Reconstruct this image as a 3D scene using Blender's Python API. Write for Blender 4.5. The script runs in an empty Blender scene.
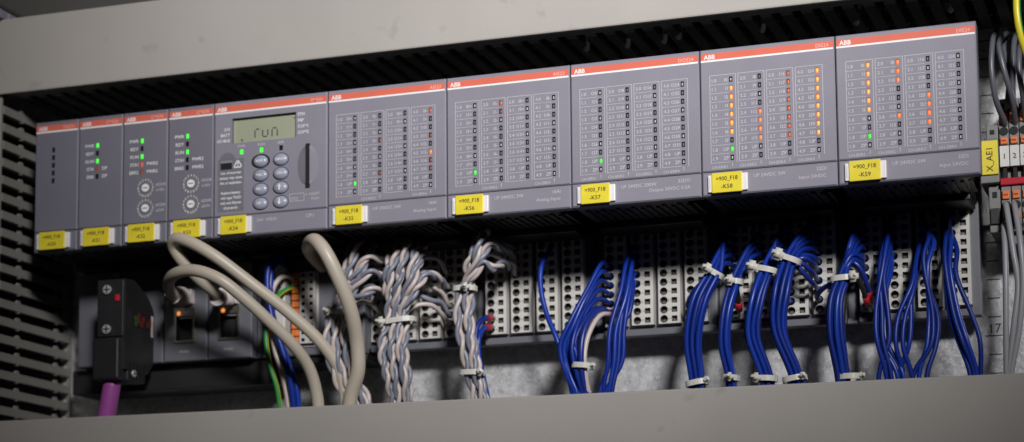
import bpy, bmesh, math, random
from mathutils import Vector, Matrix
random.seed(7)
scn = bpy.context.scene
COL = scn.collection
S = 0.001                                   # everything below is written in millimetres

# ------------------------------------------------------------------ camera
FPX, CAM = 2075.54, Vector((616.376, -988.97, -303.921))
YAW, PITCH, ROLL, PPX, PPY = .356150, .116300, .004806, -61.61, 200.91
RM = (Matrix.Rotation(YAW, 3, 'Z') @ Matrix.Rotation(PITCH, 3, 'X') @ Matrix.Rotation(ROLL, 3, 'Y'))
cd = bpy.data.cameras.new('camera'); cam = bpy.data.objects.new('camera', cd); COL.objects.link(cam)
right, fwd, up = RM.col[0], RM.col[1], RM.col[2]
cam.matrix_world = Matrix(((right.x, up.x, -fwd.x, CAM.x*S), (right.y, up.y, -fwd.y, CAM.y*S),
                           (right.z, up.z, -fwd.z, CAM.z*S), (0, 0, 0, 1)))
cd.sensor_width = 36; cd.lens = FPX/1024*36
cd.shift_x = -PPX/1024; cd.shift_y = PPY/1024
cd.clip_start = .02; cd.clip_end = 50
cd.dof.use_dof = True; cd.dof.aperture_fstop = 9.0
cd.dof.focus_distance = (Vector((400, 0, -40))-CAM).dot(fwd)*S
scn.camera = cam

def at(u, v, Y):                            # a measured point of the photograph at a known depth (mm)
    d = RM @ Vector(((u-512-PPX)/FPX, 1, (221+PPY-v)/FPX))
    return CAM + d*((Y-CAM.y)/d.y)

# ------------------------------------------------------------------ materials
def M(name, col, rough=.5, metal=0, noise=.08, scale=60, bump=.0, bscale=900, emit=0, spec=.5, spots=None):
    m = bpy.data.materials.new(name); m.use_nodes = True
    nt = m.node_tree; b = nt.nodes['Principled BSDF']
    b.inputs['Base Color'].default_value = (*col, 1)
    b.inputs['Roughness'].default_value = rough; b.inputs['Metallic'].default_value = metal
    b.inputs['Specular IOR Level'].default_value = spec
    if emit:
        b.inputs['Emission Color'].default_value = (*col, 1); b.inputs['Emission Strength'].default_value = emit
        return m
    tc = nt.nodes.new('ShaderNodeTexCoord')
    if noise:
        n = nt.nodes.new('ShaderNodeTexNoise'); n.inputs['Scale'].default_value = scale; n.inputs['Detail'].default_value = 5
        nt.links.new(tc.outputs['Object'], n.inputs['Vector'])
        r = nt.nodes.new('ShaderNodeValToRGB')
        r.color_ramp.elements[0].position = .3; r.color_ramp.elements[1].position = .7
        r.color_ramp.elements[0].color = (*[c*(1-noise) for c in col], 1)
        r.color_ramp.elements[1].color = (*[min(1, c*(1+noise)) for c in col], 1)
        nt.links.new(n.outputs['Fac'], r.inputs['Fac']); src = r.outputs['Color']
        if spots:                            # sparse scuffs with a colour of their own
            n2 = nt.nodes.new('ShaderNodeTexNoise'); n2.inputs['Scale'].default_value = spots[1]; n2.inputs['Detail'].default_value = 8
            nt.links.new(tc.outputs['Object'], n2.inputs['Vector'])
            r2 = nt.nodes.new('ShaderNodeValToRGB'); r2.color_ramp.elements[0].position = spots[2]; r2.color_ramp.elements[1].position = spots[2]+.06
            nt.links.new(n2.outputs['Fac'], r2.inputs['Fac'])
            mx = nt.nodes.new('ShaderNodeMixRGB'); mx.inputs['Color2'].default_value = (*spots[0], 1)
            nt.links.new(r2.outputs['Color'], mx.inputs['Fac']); nt.links.new(src, mx.inputs['Color1']); src = mx.outputs['Color']
        nt.links.new(src, b.inputs['Base Color'])
    if bump:
        n = nt.nodes.new('ShaderNodeTexNoise'); n.inputs['Scale'].default_value = bscale; n.inputs['Detail'].default_value = 3
        nt.links.new(tc.outputs['Object'], n.inputs['Vector'])
        bp = nt.nodes.new('ShaderNodeBump'); bp.inputs['Strength'].default_value = bump; bp.inputs['Distance'].default_value = .0004
        nt.links.new(n.outputs['Fac'], bp.inputs['Height']); nt.links.new(bp.outputs['Normal'], b.inputs['Normal'])
    return m

GREY = M('module_grey_plastic', (.230, .223, .272), .48, noise=.05, scale=40, bump=.25, bscale=2500)
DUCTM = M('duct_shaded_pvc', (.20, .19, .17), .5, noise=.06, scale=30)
GREYC = M('narrow_module_grey_plastic', (.165, .16, .197), .5, noise=.05, scale=40, bump=.25, bscale=2500)
GREYD = M('base_grey_plastic', (.125, .13, .15), .5, noise=.06, bump=.2, bscale=2000)
FLAP = M('flap_grey_plastic', (.16, .16, .185), .5, noise=.05, bump=.2, bscale=2000)
BLACKP = M('black_plastic_and_shade', (.018, .018, .02), .42, noise=.15, bump=.25, bscale=1500)  # real black plastic, also used where shade is put into the colour
DARK = M('dark_cavity', (.006, .006, .007), .7, noise=.1)
RED = M('red_stripe_ink', (.66, .145, .095), .45, noise=.04)
WHITE = M('white_ink', (.80, .80, .80), .5, noise=.04)
PRINT = M('pale_grey_ink', (.49, .49, .51), .55, noise=.05)
LOGO = M('logo_white_ink', (.84, .72, .70), .5, noise=.03)
MODELINK = M('model_number_ink', (.80, .42, .38), .5, noise=.03)
INK = M('black_ink', (.03, .027, .015), .6, noise=.1)
TAGW = M('tag_holder_white', (.78, .76, .76), .4, noise=.04)
TAGY = M('tag_yellow', (.76, .63, .035), .45, noise=.06, scale=150)
LED0 = M('led_unlit', (.014, .013, .014), .25, noise=.1)
LEDA = M('led_amber_lit', (1.0, .34, .075), emit=1.0)
LEDO = M('led_orange_lit', (1.0, .20, .06), emit=.85)
LEDR = M('led_red_dim', (.38, .085, .04), emit=.85)
LEDB = M('led_brown_faint', (.16, .045, .025), emit=.75)
LEDAH = M('led_amber_rim', (.62, .17, .035), emit=.62)
LEDOH = M('led_orange_rim', (.50, .09, .03), emit=.55)
LEDGH = M('led_green_rim', (.05, .40, .04), emit=.55)
LEDG = M('led_green_lit', (.07, .85, .06), emit=.75)
LCD = M('lcd_glass', (.32, .345, .25), .25, noise=.03, scale=30)
LCDK = M('lcd_segment', (.05, .058, .045), .5, noise=.05)
BUTTON = M('button_rubber', (.30, .32, .40), .3, noise=.05)
DUCT = M('duct_grey_pvc', (.39, .37, .345), .42, noise=.05, scale=14, bump=.14, bscale=1200, spots=((.345, .325, .30), 60, .66))
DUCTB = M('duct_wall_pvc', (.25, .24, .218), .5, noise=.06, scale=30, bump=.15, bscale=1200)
DUCTT = M('duct_underside_shade', (.055, .053, .046), .55, noise=.06, scale=30, bump=.15, bscale=1200)  # same duct plastic, the underside's deep shade put into the colour
TERM = M('terminal_grey_plastic', (.53, .52, .495), .5, noise=.05, scale=120, bump=.15, bscale=2500)
HOLE = M('terminal_cavity', (.10, .097, .09), .45, noise=.2, scale=400)
CLAMP = M('terminal_clamp_metal', (.26, .24, .21), .35, metal=.8, noise=.2, scale=500)
ORANGE = M('orange_lever', (.72, .20, .045), .42, noise=.08, scale=200)
MARK = M('marker_white', (.66, .65, .64), .45, noise=.04)
REDP = M('red_plastic', (.48, .015, .035), .32, noise=.08)
BLUEW = M('blue_insulation', (.005, .025, .235), .36, noise=.10, scale=25, bump=.08, spec=.32)
BLUEV = [BLUEW, M('blue_insulation_bright', (.007, .034, .28), .32, noise=.12, scale=30, bump=.1, spec=.4), M('blue_insulation_deep', (.004, .020, .185), .42, noise=.12, scale=30, bump=.1, spec=.32)]
BLUED = M('blue_insulation_thin', (.010, .024, .20), .34, noise=.10, scale=25)
GREYW = M('grey_insulation', (.20, .215, .27), .36, noise=.08, scale=40)
WHITEW = M('white_insulation', (.50, .435, .415), .38, noise=.07, scale=40)
GREYT = M('dark_grey_wire', (.10, .105, .125), .36, noise=.08, scale=40)
BLOCK = M('terminal_block_grey', (.20, .20, .195), .5, noise=.08, scale=80)
REDD = M('label_red_ink', (.14, .018, .018), .5)
GRND = M('label_green_ink', (.02, .10, .02), .5)
PANEL = M('shade_panel_tone', (.075, .072, .066), .6, noise=.05, scale=20, bump=.1)
GREYR = M('grey_wire', (.30, .305, .33), .36, noise=.08, scale=40)
BEIGE = M('beige_cable_jacket', (.47, .42, .345), .40, noise=.05, scale=30, bump=.1, bscale=800)
BOOT = M('cable_boot_grey', (.64, .58, .57), .45, noise=.05)
PURPLE = M('purple_jacket', (.34, .075, .32), .42, noise=.07)
TIE = M('nylon_tie', (.56, .55, .50), .30, noise=.06, scale=120)
METAL = M('bright_metal', (.62, .62, .62), .34, metal=.45, noise=.08)
FERRULE = M('red_ferrule', (.40, .02, .03), .35, noise=.1)
ZINC = M('galvanised_plate', (.60, .605, .62), .34, metal=.4, noise=.24, scale=260, bump=.4, bscale=600, spots=((.74, .74, .75), 600, .56))

def stripe_mat():                            # green-yellow earth wire: bands along the insulation
    m = M('green_yellow_insulation', (.04, .26, .04), .35, noise=0)
    nt = m.node_tree; b = nt.nodes['Principled BSDF']
    uv = nt.nodes.new('ShaderNodeUVMap'); sp = nt.nodes.new('ShaderNodeSeparateXYZ')
    nt.links.new(uv.outputs['UV'], sp.inputs['Vector'])
    r = nt.nodes.new('ShaderNodeValToRGB'); r.color_ramp.interpolation = 'CONSTANT'
    r.color_ramp.elements[0].color = (.03, .24, .05, 1); r.color_ramp.elements[1].position = .38
    r.color_ramp.elements[1].color = (.66, .56, .03, 1)
    nt.links.new(sp.outputs['X'], r.inputs['Fac']); nt.links.new(r.outputs['Color'], b.inputs['Base Color'])
    return m
GNYE = stripe_mat()

# ------------------------------------------------------------------ mesh builder
class MB:
    def __init__(s): s.v = []; s.f = []; s.m = []; s.sm = []; s.mats = []; s.uv = {}
    def mi(s, mat):
        if mat not in s.mats: s.mats.append(mat)
        return s.mats.index(mat)
    def add(s, vs, fs, mat, smooth=False):
        o = len(s.v); s.v += [tuple(p) for p in vs]; k = s.mi(mat)
        for f in fs: s.f.append(tuple(i+o for i in f)); s.m.append(k); s.sm.append(smooth)
        return s
    def box(s, x0, x1, y0, y1, z0, z1, mat, b=0):
        x0, x1 = min(x0, x1), max(x0, x1); y0, y1 = min(y0, y1), max(y0, y1); z0, z1 = min(z0, z1), max(z0, z1)
        if not b:
            v = [(x, y, z) for z in (z0, z1) for y in (y0, y1) for x in (x0, x1)]
            return s.add(v, [(0, 2, 3, 1), (4, 5, 7, 6), (0, 1, 5, 4), (2, 6, 7, 3), (0, 4, 6, 2), (1, 3, 7, 5)], mat)
        bm = bmesh.new(); bmesh.ops.create_cube(bm, size=1)
        for p in bm.verts: p.co = Vector(((x0+x1)/2+p.co.x*(x1-x0), (y0+y1)/2+p.co.y*(y1-y0), (z0+z1)/2+p.co.z*(z1-z0)))
        bmesh.ops.bevel(bm, geom=list(bm.edges), offset=b, segments=2, profile=.5, affect='EDGES')
        return s.bm(bm, mat)
    def bm(s, bm, mat, smooth=False, mtx=None):
        bm.verts.index_update()
        vs = [(mtx @ p.co if mtx else p.co)[:] for p in bm.verts]
        s.add(vs, [[q.index for q in f.verts] for f in bm.faces], mat, smooth); bm.free(); return s
    def prism(s, pts, axis, a0, a1, mat):   # polygon in the two other axes, extruded along axis from a0 to a1
        def P(p, a): return {'x': (a, p[0], p[1]), 'y': (p[0], a, p[1]), 'z': (p[0], p[1], a)}[axis]
        n = len(pts); vs = [P(p, a0) for p in pts]+[P(p, a1) for p in pts]
        fs = [tuple(range(n)), tuple(range(2*n-1, n-1, -1))]+[(i, (i+1) % n, n+(i+1) % n, n+i) for i in range(n)]
        bm = bmesh.new(); bv = [bm.verts.new(v) for v in vs]
        for f in fs: bm.faces.new([bv[i] for i in f])
        bmesh.ops.recalc_face_normals(bm, faces=bm.faces); return s.bm(bm, mat)
    def plate(s, x0, x1, z0, z1, y, t, holes, mat, c=.7, hd=1.0, wall=None):
        """front plate facing -y with chamfered rim and rectangular windows hd deep"""
        w = wall or mat
        xa, xb, za, zb = x0+c, x1-c, z0+c, z1-c
        xs = sorted({xa, xb, *[h[i] for h in holes for i in (0, 1)]}); zs = sorted({za, zb, *[h[i] for h in holes for i in (2, 3)]})
        idx = {}
        def V(x, z):
            k = (x, z)
            if k not in idx: idx[k] = len(s.v); s.v.append((x, y, z))
            return idx[k]
        k = s.mi(mat)
        for i in range(len(xs)-1):
            for j in range(len(zs)-1):
                cx, cz = (xs[i]+xs[i+1])/2, (zs[j]+zs[j+1])/2
                if any(h[0] < cx < h[1] and h[2] < cz < h[3] for h in holes): continue
                s.f.append((V(xs[i], zs[j]), V(xs[i+1], zs[j]), V(xs[i+1], zs[j+1]), V(xs[i], zs[j+1]))); s.m.append(k); s.sm.append(False)
        a = [(xa, y, za), (xb, y, za), (xb, y, zb), (xa, y, zb)]
        b = [(x0, y+c, z0), (x1, y+c, z0), (x1, y+c, z1), (x0, y+c, z1)]
        d = [(x0, y+t, z0), (x1, y+t, z0), (x1, y+t, z1), (x0, y+t, z1)]
        fs = []
        for i in range(4):
            j = (i+1) % 4; fs += [(i, 4+i, 4+j, j), (4+i, 8+i, 8+j, 4+j)]
        fs.append((8, 11, 10, 9)); s.add(a+b+d, fs, mat)
        for h in holes:
            f = [(h[0], y, h[2]), (h[1], y, h[2]), (h[1], y, h[3]), (h[0], y, h[3])]; g = [(p[0], y+hd, p[2]) for p in f]
            s.add(f+g, [(i, (i+1) % 4, 4+(i+1) % 4, 4+i) for i in range(4)], w)
        return s
    def disc(s, c, r, y, mat, n=24, rz=None):
        rz = rz or r
        return s.add([(c[0]+r*math.cos(2*math.pi*i/n), y, c[1]+rz*math.sin(2*math.pi*i/n)) for i in range(n)], [tuple(range(n))], mat)
    def dome(s, c, r, rz, y, h, mat, n=24, rings=5):
        vs, fs = [], []
        for k in range(rings):
            a = k/rings*math.pi/2
            for i in range(n):
                t = 2*math.pi*i/n
                vs.append((c[0]+r*math.cos(a)*math.cos(t), y-h*math.sin(a), c[1]+rz*math.cos(a)*math.sin(t)))
        vs.append((c[0], y-h, c[1])); top = len(vs)-1
        for k in range(rings-1):
            for i in range(n): fs.append((k*n+i, k*n+(i+1) % n, (k+1)*n+(i+1) % n, (k+1)*n+i))
        for i in range(n): fs.append(((rings-1)*n+i, (rings-1)*n+(i+1) % n, top))
        return s.add(vs, fs, mat, True)
    def cyl(s, p, q, r, mat, n=20, r2=None):
        return s.tube([Vector(p), Vector(q)], r, mat, n, r2=r2)
    def tube(s, pts, r, mat, n=8, r2=None, uv=False):
        pts = [Vector(p) for p in pts]; N = len(pts); o = len(s.v); k = s.mi(mat)
        t0 = (pts[1]-pts[0]).normalized(); ref = Vector((0, 1, 0)) if abs(t0.y) < .9 else Vector((1, 0, 0))
        nrm = (ref-t0*ref.dot(t0)).normalized()
        L = 0; prevt = t0
        for i, p in enumerate(pts):
            t = (pts[min(i+1, N-1)]-pts[max(i-1, 0)]).normalized()
            nrm = (nrm-t*nrm.dot(t)).normalized(); bn = t.cross(nrm)
            rr = r if r2 is None else r+(r2-r)*i/(N-1)
            for j in range(n):
                a = 2*math.pi*j/n; s.v.append(tuple(p+(nrm*math.cos(a)+bn*math.sin(a))*rr))
        for i in range(N-1):
            for j in range(n):
                f = (o+i*n+j, o+i*n+(j+1) % n, o+(i+1)*n+(j+1) % n, o+(i+1)*n+j)
                if uv:
                    s.uv[len(s.f)] = [(j/n, 0), ((j+1)/n, 0), ((j+1)/n, 1), (j/n, 1)]
                s.f.append(f); s.m.append(k); s.sm.append(True)
        s.f.append(tuple(o+j for j in range(n))[::-1]); s.m.append(k); s.sm.append(False)
        s.f.append(tuple(o+(N-1)*n+j for j in range(n))); s.m.append(k); s.sm.append(False)
        return s
    def text(s, txt, x, y, z, size, mat, align='L', bold=0, rot=0, sx=1.0):
        v, f, w = glyphs(txt, bold)
        dx = {'L': 0, 'C': -w/2, 'R': -w}[align]
        c, sn = math.cos(rot), math.sin(rot); out = []
        for px, pz in v:
            a, b = (px+dx)*size*sx, pz*size
            out.append((x+a*c-b*sn, y, z+a*sn+b*c))
        return s.add(out, f, mat)
    def build(s, name, parent=None, origin=(0, 0, 0)):
        me = bpy.data.meshes.new(name)
        if parent is not None: origin = ROOTLOC[root_of(parent).name]
        me.from_pydata([((p[0]-origin[0])*S, (p[1]-origin[1])*S, (p[2]-origin[2])*S) for p in s.v], [], s.f)
        for m in s.mats: me.materials.append(m)
        me.polygons.foreach_set('material_index', s.m); me.polygons.foreach_set('use_smooth', s.sm)
        if s.uv:
            l = me.uv_layers.new(name='UVMap')
            for fi, uvs in s.uv.items():
                for li, q in zip(me.polygons[fi].loop_indices, uvs): l.data[li].uv = q
        me.update(); me.validate()
        o = bpy.data.objects.new(name, me); COL.objects.link(o)
        if parent is not None: o.parent = parent
        else: o.location = Vector(origin)*S; ROOTLOC[o.name] = origin
        return o

ROOTLOC = {}
def root_of(o):
    while o.parent: o = o.parent
    return o
def thing(name, label, cat, loc, group=None):
    o = bpy.data.objects.new(name, None); COL.objects.link(o); o.empty_display_size = .01
    o.location = Vector(loc)*S; ROOTLOC[o.name] = tuple(loc)
    return tag(o, label, cat, group)
def tag(o, label, cat, group=None, kind=None):
    if label: o['label'] = label
    if cat: o['category'] = cat
    if group: o['group'] = group
    if kind: o['kind'] = kind
    return o
_G = {}
def glyphs(txt, bold=0):
    k = (txt, bold)
    if k not in _G:
        c = bpy.data.curves.new('lettering', 'FONT'); c.body = txt; c.size = 1; c.resolution_u = 2; c.offset = bold
        o = bpy.data.objects.new('lettering', c); me = o.to_mesh()
        v = [(p.co.x, p.co.y) for p in me.vertices]; f = [tuple(p.vertices) for p in me.polygons]
        mn = min((p[0] for p in v), default=0); w = max((p[0] for p in v), default=0)-mn
        v = [(a-mn, b) for a, b in v]
        _G[k] = (v, f, w); o.to_mesh_clear(); bpy.data.objects.remove(o); bpy.data.curves.remove(c)
    return _G[k]

# ------------------------------------------------------------------ curves
def smooth(pts, step=3.0):
    P = [Vector(p) for p in pts]
    P = [P[0]*2-P[1]]+P+[P[-1]*2-P[-2]]
    out = []
    for i in range(1, len(P)-2):
        p0, p1, p2, p3 = P[i-1:i+3]
        a = [0, 0, 0, 0]
        for j in range(1, 4): a[j] = a[j-1]+max((P[i-1+j]-P[i-2+j]).length, .01)**.5
        n = max(3, int((p2-p1).length/step))
        for q in range(n):
            t = a[1]+(a[2]-a[1])*q/n
            A1 = (a[1]-t)/(a[1]-a[0])*p0+(t-a[0])/(a[1]-a[0])*p1
            A2 = (a[2]-t)/(a[2]-a[1])*p1+(t-a[1])/(a[2]-a[1])*p2
            A3 = (a[3]-t)/(a[3]-a[2])*p2+(t-a[2])/(a[3]-a[2])*p3
            B1 = (a[2]-t)/(a[2]-a[0])*A1+(t-a[0])/(a[2]-a[0])*A2
            B2 = (a[3]-t)/(a[3]-a[1])*A2+(t-a[1])/(a[3]-a[1])*A3
            out.append((a[2]-t)/(a[2]-a[1])*B1+(t-a[1])/(a[2]-a[1])*B2)
    out.append(P[-2]); return out
def uvpath(L): return [at(*p) for p in L]

# ------------------------------------------------------------------ setting: plate
pl = MB()
pl.box(-140, 640, 86, 89, -260, 150, ZINC)
for k in range(0, 40):                       # centimetre ruler stamped on the plate
    z = -139.1+9.64*(k-20)
    if z > 20 or z < -200: continue
    big = k in (0, 10, 20, 30)
    pl.box(507.6 if big else 509.2, 518 if big else 515.6, 85.9, 85.99, z-.28, z+.28, INK)
pl.text('17', 510.2, 85.88, -137.7, 6.9, INK, sx=1.0)
pl.text('18', 510.2, 85.88, -41.4, 6.9, INK, sx=1.0)
plate = pl.build('mounting_plate'); plate['kind'] = 'structure'

d = MB(); d.box(-18, 545, 80, 81.5, -83, -46, METAL); d.box(-18, 545, 81.5, 85.8, -74, -72.5, METAL); d.box(-18, 545, 81.5, 85.8, -56, -54.5, METAL)
o = d.build('mounting_rail', origin=(260, 88, -64)); tag(o, 'bright steel rail behind the grey modules, its end showing beside the yellow tag', 'rail')

# ------------------------------------------------------------------ wiring ducts
t = thing('wiring_duct', 'pale grey cable duct above the modules, with slotted underside coloured as shade', 'cable duct', (260, 50, 36))
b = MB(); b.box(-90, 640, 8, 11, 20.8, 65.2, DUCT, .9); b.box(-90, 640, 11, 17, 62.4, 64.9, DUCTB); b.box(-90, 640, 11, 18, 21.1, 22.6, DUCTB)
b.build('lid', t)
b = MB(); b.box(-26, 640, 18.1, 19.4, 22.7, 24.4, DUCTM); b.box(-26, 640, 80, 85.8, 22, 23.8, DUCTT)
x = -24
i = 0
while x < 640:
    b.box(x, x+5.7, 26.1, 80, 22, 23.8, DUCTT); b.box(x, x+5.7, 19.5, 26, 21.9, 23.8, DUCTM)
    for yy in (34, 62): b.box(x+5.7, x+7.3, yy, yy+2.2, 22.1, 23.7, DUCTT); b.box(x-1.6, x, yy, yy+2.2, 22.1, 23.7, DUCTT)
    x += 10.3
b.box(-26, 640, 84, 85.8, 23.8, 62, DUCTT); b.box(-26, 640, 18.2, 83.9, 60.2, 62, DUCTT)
b.build('slotted_wall', t)
t.rotation_euler.y = .0030

t = thing('wiring_duct', 'pale grey cable duct along the bottom edge, wires dropping behind its cover', 'cable duct', (260, 50, -200))
b = MB(); b.box(-110, 640, 8, 11, -235, -168.1, DUCT, .9); b.box(-110, 640, 11, 17, -170.6, -168.5, DUCTB)
b.build('lid', t)
b = MB(); x = -108
while x < 640:
    b.box(x, x+4.6, 18, 82, -172.6, -171, DUCTB); x += 10.3
b.box(-110, 640, 83, 85.8, -235, -171, DUCTB); b.box(-110, 640, 17, 83, -235, -233, DUCTB)
b.build('slotted_wall', t)
t.rotation_euler.y = .0046

t = thing('wiring_duct', 'upright grey cable duct with horizontal slots at the left edge', 'cable duct', (-60, 50, -80))
b = MB(); b.box(-92, -25.6, 4.5, 7, -166, 19, DUCTB, .8)
b.build('lid', t)
b = MB()
b.box(-27.4, -25.4, 84, 85.8, -166, 19, DUCTB); b.box(-34, -33, 7.2, 85.8, -166, 19, DARK)  # dark sheet added behind the slots to stand in for inner shade
z = -162.8
while z < 14:
    b.box(-27.4, -25.5, 7.2, 83.9, z, z+4.9, DUCTB, .2)
    for yy in (27, 69):
        b.prism([(yy-2.4, z+4.4), (yy+2.4, z+4.4), (yy+1.1, z+6.6), (yy-1.1, z+6.6)], 'x', -27.3, -25.6, DUCTB)
        b.prism([(yy-1.6, z+.2), (yy+1.6, z+.2), (yy+.8, z-.9), (yy-.8, z-.9)], 'x', -27.3, -25.6, DUCTB)
    z += 10.15
b.build('slotted_wall', t)
t2 = MB(); t2.box(-95, -27, 12.5, 61.5, 60, 71.2, GREY, .8); t2.box(-95, -27, 2.6, 12, 66, 71.2, GREY, .6); t2.box(-95, -26.4, 2.0, 61.6, 71.5, 73.6, DUCTT)
tag(t2.build('corner_rail', origin=(-60, 50, 66)), 'smooth pale grey rail end in the top left corner, above the upper duct', 'rail')
t2 = MB(); t2.box(-140, 640, 62, 66, 66.5, 150, PANEL, .5); t2.box(-140, 640, 66.5, 85.7, 66.5, 69, PANEL)  # added panel, its dark colour stands in for shade on the plate
tag(t2.build('shade_panel', origin=(300, 64, 100)), 'added dark panel standing in for shade above the upper cable duct', 'panel')

# thin wires lying inside the upper duct, showing through its slots
for k, (x, y, dz) in enumerate(((310.5, 44, 0), (332.5, 46, 0), (352.5, 46, 1), (361.5, 41, 0), (405, 45, 0), (452.5, 50, 0), (500, 47, 0))):
    w = MB(); w.tube(smooth([(x-9, y+9, 40), (x-3, y+3, 27), (x, y, 21.0+dz*.3), (x+1.5, y-3, 26), (x+4, y-6, 40)], 2), 1.5, WHITEW)
    tag(w.build('wire', origin=(x, y, 22)), 'pale wire showing through a slot of the duct above the modules', 'wire', 'wires inside the upper duct')

# ------------------------------------------------------------------ front modules
def body_mesh(mx, w, depth=72, vents=True):
    b = MB(); b.box(mx+.3, mx+w-.3, 3.0, 8.5, -73.9, -.5, GREYD); b.box(mx+.6, mx+(w-9.5 if w > 30 else w-.6), 8.6, depth, -73.8, -.6, BLACKP)  # rear body and vents black: underside shade put into the colour
    if vents:
        n = int((w-6)/4)
        for k in range(n):
            x = mx+4+k*4
            b.box(x, x+1.6, 12+3*(k % 2), 38, -74.6, -73.92, BLACKP)
        b.box(mx+2, mx+w-(10 if w > 30 else 2), 42, 66, -77.5, -73.93, BLACKP, .6)
    return b
def stripe(t, mx, w, model, ww=None):
    s = MB(); s.box(mx+.75, mx+w-.75, -.06, .2, -5.45, -2.1, RED); s.box(mx+.75, mx+w-.75, -.07, .2, -6.4, -5.46, WHITE)
    st = s.build('red_stripe', t)
    s = MB(); s.text('ABB', mx+2.2, -.10, -4.95, 3.1, LOGO, bold=.035); s.build('lettering', st)
    s = MB(); s.text(model, mx+w-3.0, -.10, -4.85, 2.6, MODELINK, 'R', bold=.008)
    s.build('model_number', st)
def name_tag(t, mx, number, x0=3.6, x1=23.4):
    h = MB(); h.box(mx+x0, mx+x1, -1.7, .4, -73.0, -64.3, TAGW, .35)
    h.box(mx+x0+.7, mx+x0+1.2, -1.76, -1.6, -71.5, -66, TERM)
    hd = h.build('tag_holder', t)
    h = MB(); h.box(mx+x0+2.1, mx+x1-2.6, -2.5, -1.0, -73.6, -63.6, TAGY, .3)
    xc = mx+(x0+2.1+x1-2.6)/2
    h.text('=900_F18', xc, -2.54, -67.6, 2.95, INK, 'C', sx=.92, bold=.015); h.text(number, xc, -2.54, -71.6, 2.95, INK, 'C', bold=.015)
    h.build('yellow_tag', hd)

LX = [15.72+14.29*k for k in range(4)]; LZ = [-16.15-4.405*r for r in range(10)]
FRAME = [(5.1, 18.1), (19.3, 32.4), (33.6, 46.7), (47.9, 61.2)]
WHOLE = (.85, 1.35)
LEDM = {'.': LED0, 'a': LEDA, 'o': LEDO, 'r': LEDR, 'b': LEDB, 'g': LEDG}
def io_module(mx, label, model, number, texts, foot, states):
    t = thing('io_module', label, 'control module', (mx+33.75, 35, -37), 'input and output modules in the row')
    w = 67.5
    body_mesh(mx, w).build('housing', t)
    holes = [(mx+x-WHOLE[0], mx+x+WHOLE[0], z-WHOLE[1], z+WHOLE[1]) for x in LX for z in LZ]
    p = MB(); p.plate(mx+.3, mx+w-.3, -62.15, 0, 0, 3, holes, GREY, c=.6, hd=.7, wall=DARK)
    p.plate(mx+.3, mx+w-.3, -74.38, -62.5, -.15, 3, [], GREY, c=.7)
    p.build('front_panel', t)
    stripe(t, mx, w, model)
    q = MB(); y = -.05
    for k, (a, b_) in enumerate(FRAME):
        a += mx; b_ += mx; z1, z0 = -13.4, -58.2
        lw = .13
        q.box(a-lw, a+lw, y, 0.1, z0, z1, PRINT); q.box(b_-lw, b_+lw, y, .1, z0, z1, PRINT); q.box(a+lw, b_-lw, y, .1, z1-2*lw, z1, PRINT)
        for r in range(10):
            zz = LZ[r]-2.2
            if r < 9 or True: q.box(a+lw, mx+LX[k]-1.2, y, .1, zz-lw*.8, zz+lw*.8, PRINT)
            q.text(f'{k+1}.{r}', a+1.0, y, LZ[r]-.9, 2.4, PRINT, bold=.012)
            q.text(texts(k, r), mx+LX[k]-1.6, y, LZ[r]-.9, 2.4, PRINT, 'R', bold=.012)
        if model != 'AI523' or k % 2:
            q.text(f'CH-ERR{k+1}', a+.3, y, -61.0, 2.1, PRINT); q.box(mx+LX[k]-.1, mx+LX[k]+.15, y, .1, -60.4, -58.3, PRINT)
    y = -.2
    q.text(foot[0], mx+26.2, y, -66.8, 2.5, PRINT); q.text(foot[1], mx+61.8, y, -66.2, 2.5, PRINT, 'R'); q.text(foot[2], mx+61.8, y, -69.7, 2.5, PRINT, 'R')
    q.build('front_print', t)
    name_tag(t, mx, number)
    for k in range(4):
        for r in range(10):
            m = LEDM[states[k][r]]; l = MB(); x, z = mx+LX[k], LZ[r]
            rim = {LEDA: LEDAH, LEDO: LEDOH, LEDG: LEDGH, LEDR: LEDB}.get(m, LED0)
            l.box(x-.8, x+.8, .45, .68, z-1.3, z+1.3, rim)
            if m is not LED0: l.dome((x, z), .62, 1.12, .44, .35, m, 14, 4)
            if m is LED0: l.box(x-.35, x+.3, .38, .44, z-.6, z+.7, PRINT if (k+r) % 3 == 0 else FLAP)  # small pale patch paints a highlight on the unlit lens
            lo = l.build('led', t)
            if m is not LED0: lo['label'] = {'a': 'amber led, lit', 'o': 'orange led, lit', 'r': 'red led, dimly lit', 'b': 'brownish led, faintly lit', 'g': 'green led, lit'}[states[k][r]]
    return t
def di(k, r): return 'UP' if r == 8 else 'ZP' if r == 9 else f'I{k*8+r}'
def do(k, r): return 'UP' if r == 8 else 'ZP' if r == 9 else f'O{k*8+r}'
def ai(k, r): return 'UP' if r == 8 else 'ZP' if r == 9 else f'I{r+8*(k//2)}'+('+-'[k % 2])
E_ = '..........'
io_module(179.5, 'grey input module right of the display module, with scattered faint brown lights', 'AI523', '-K55', ai, ('UP 24VDC 5W', '16AI', 'Analog Input'),
          ['........g.', '...b...b..', E_, 'r..b.obb..'])
io_module(247, 'grey input module with two faint brown lights atop its second column', 'AI523', '-K56', ai, ('UP 24VDC 5W', '16AI', 'Analog Input'),
          ['........g.', 'rb........', E_, E_])
io_module(314.5, 'grey output module in the middle of the row, all lights dark but one green', 'DO524', '-K57', do, ('UP 24VDC 200W', '32DO', 'Output 24VDC 0.5A'),
          ['........g.', E_, E_, E_])
io_module(382, 'grey input module with a full column of amber lights at its right', 'DI524', '-K58', di, ('UP 24VDC 5W', '32DI', 'Input 24VDC'),
          ['.aaaaaa.g.', '....oooo..', 'rrrrrrrr..', 'aaaaaaaa..'])
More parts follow.
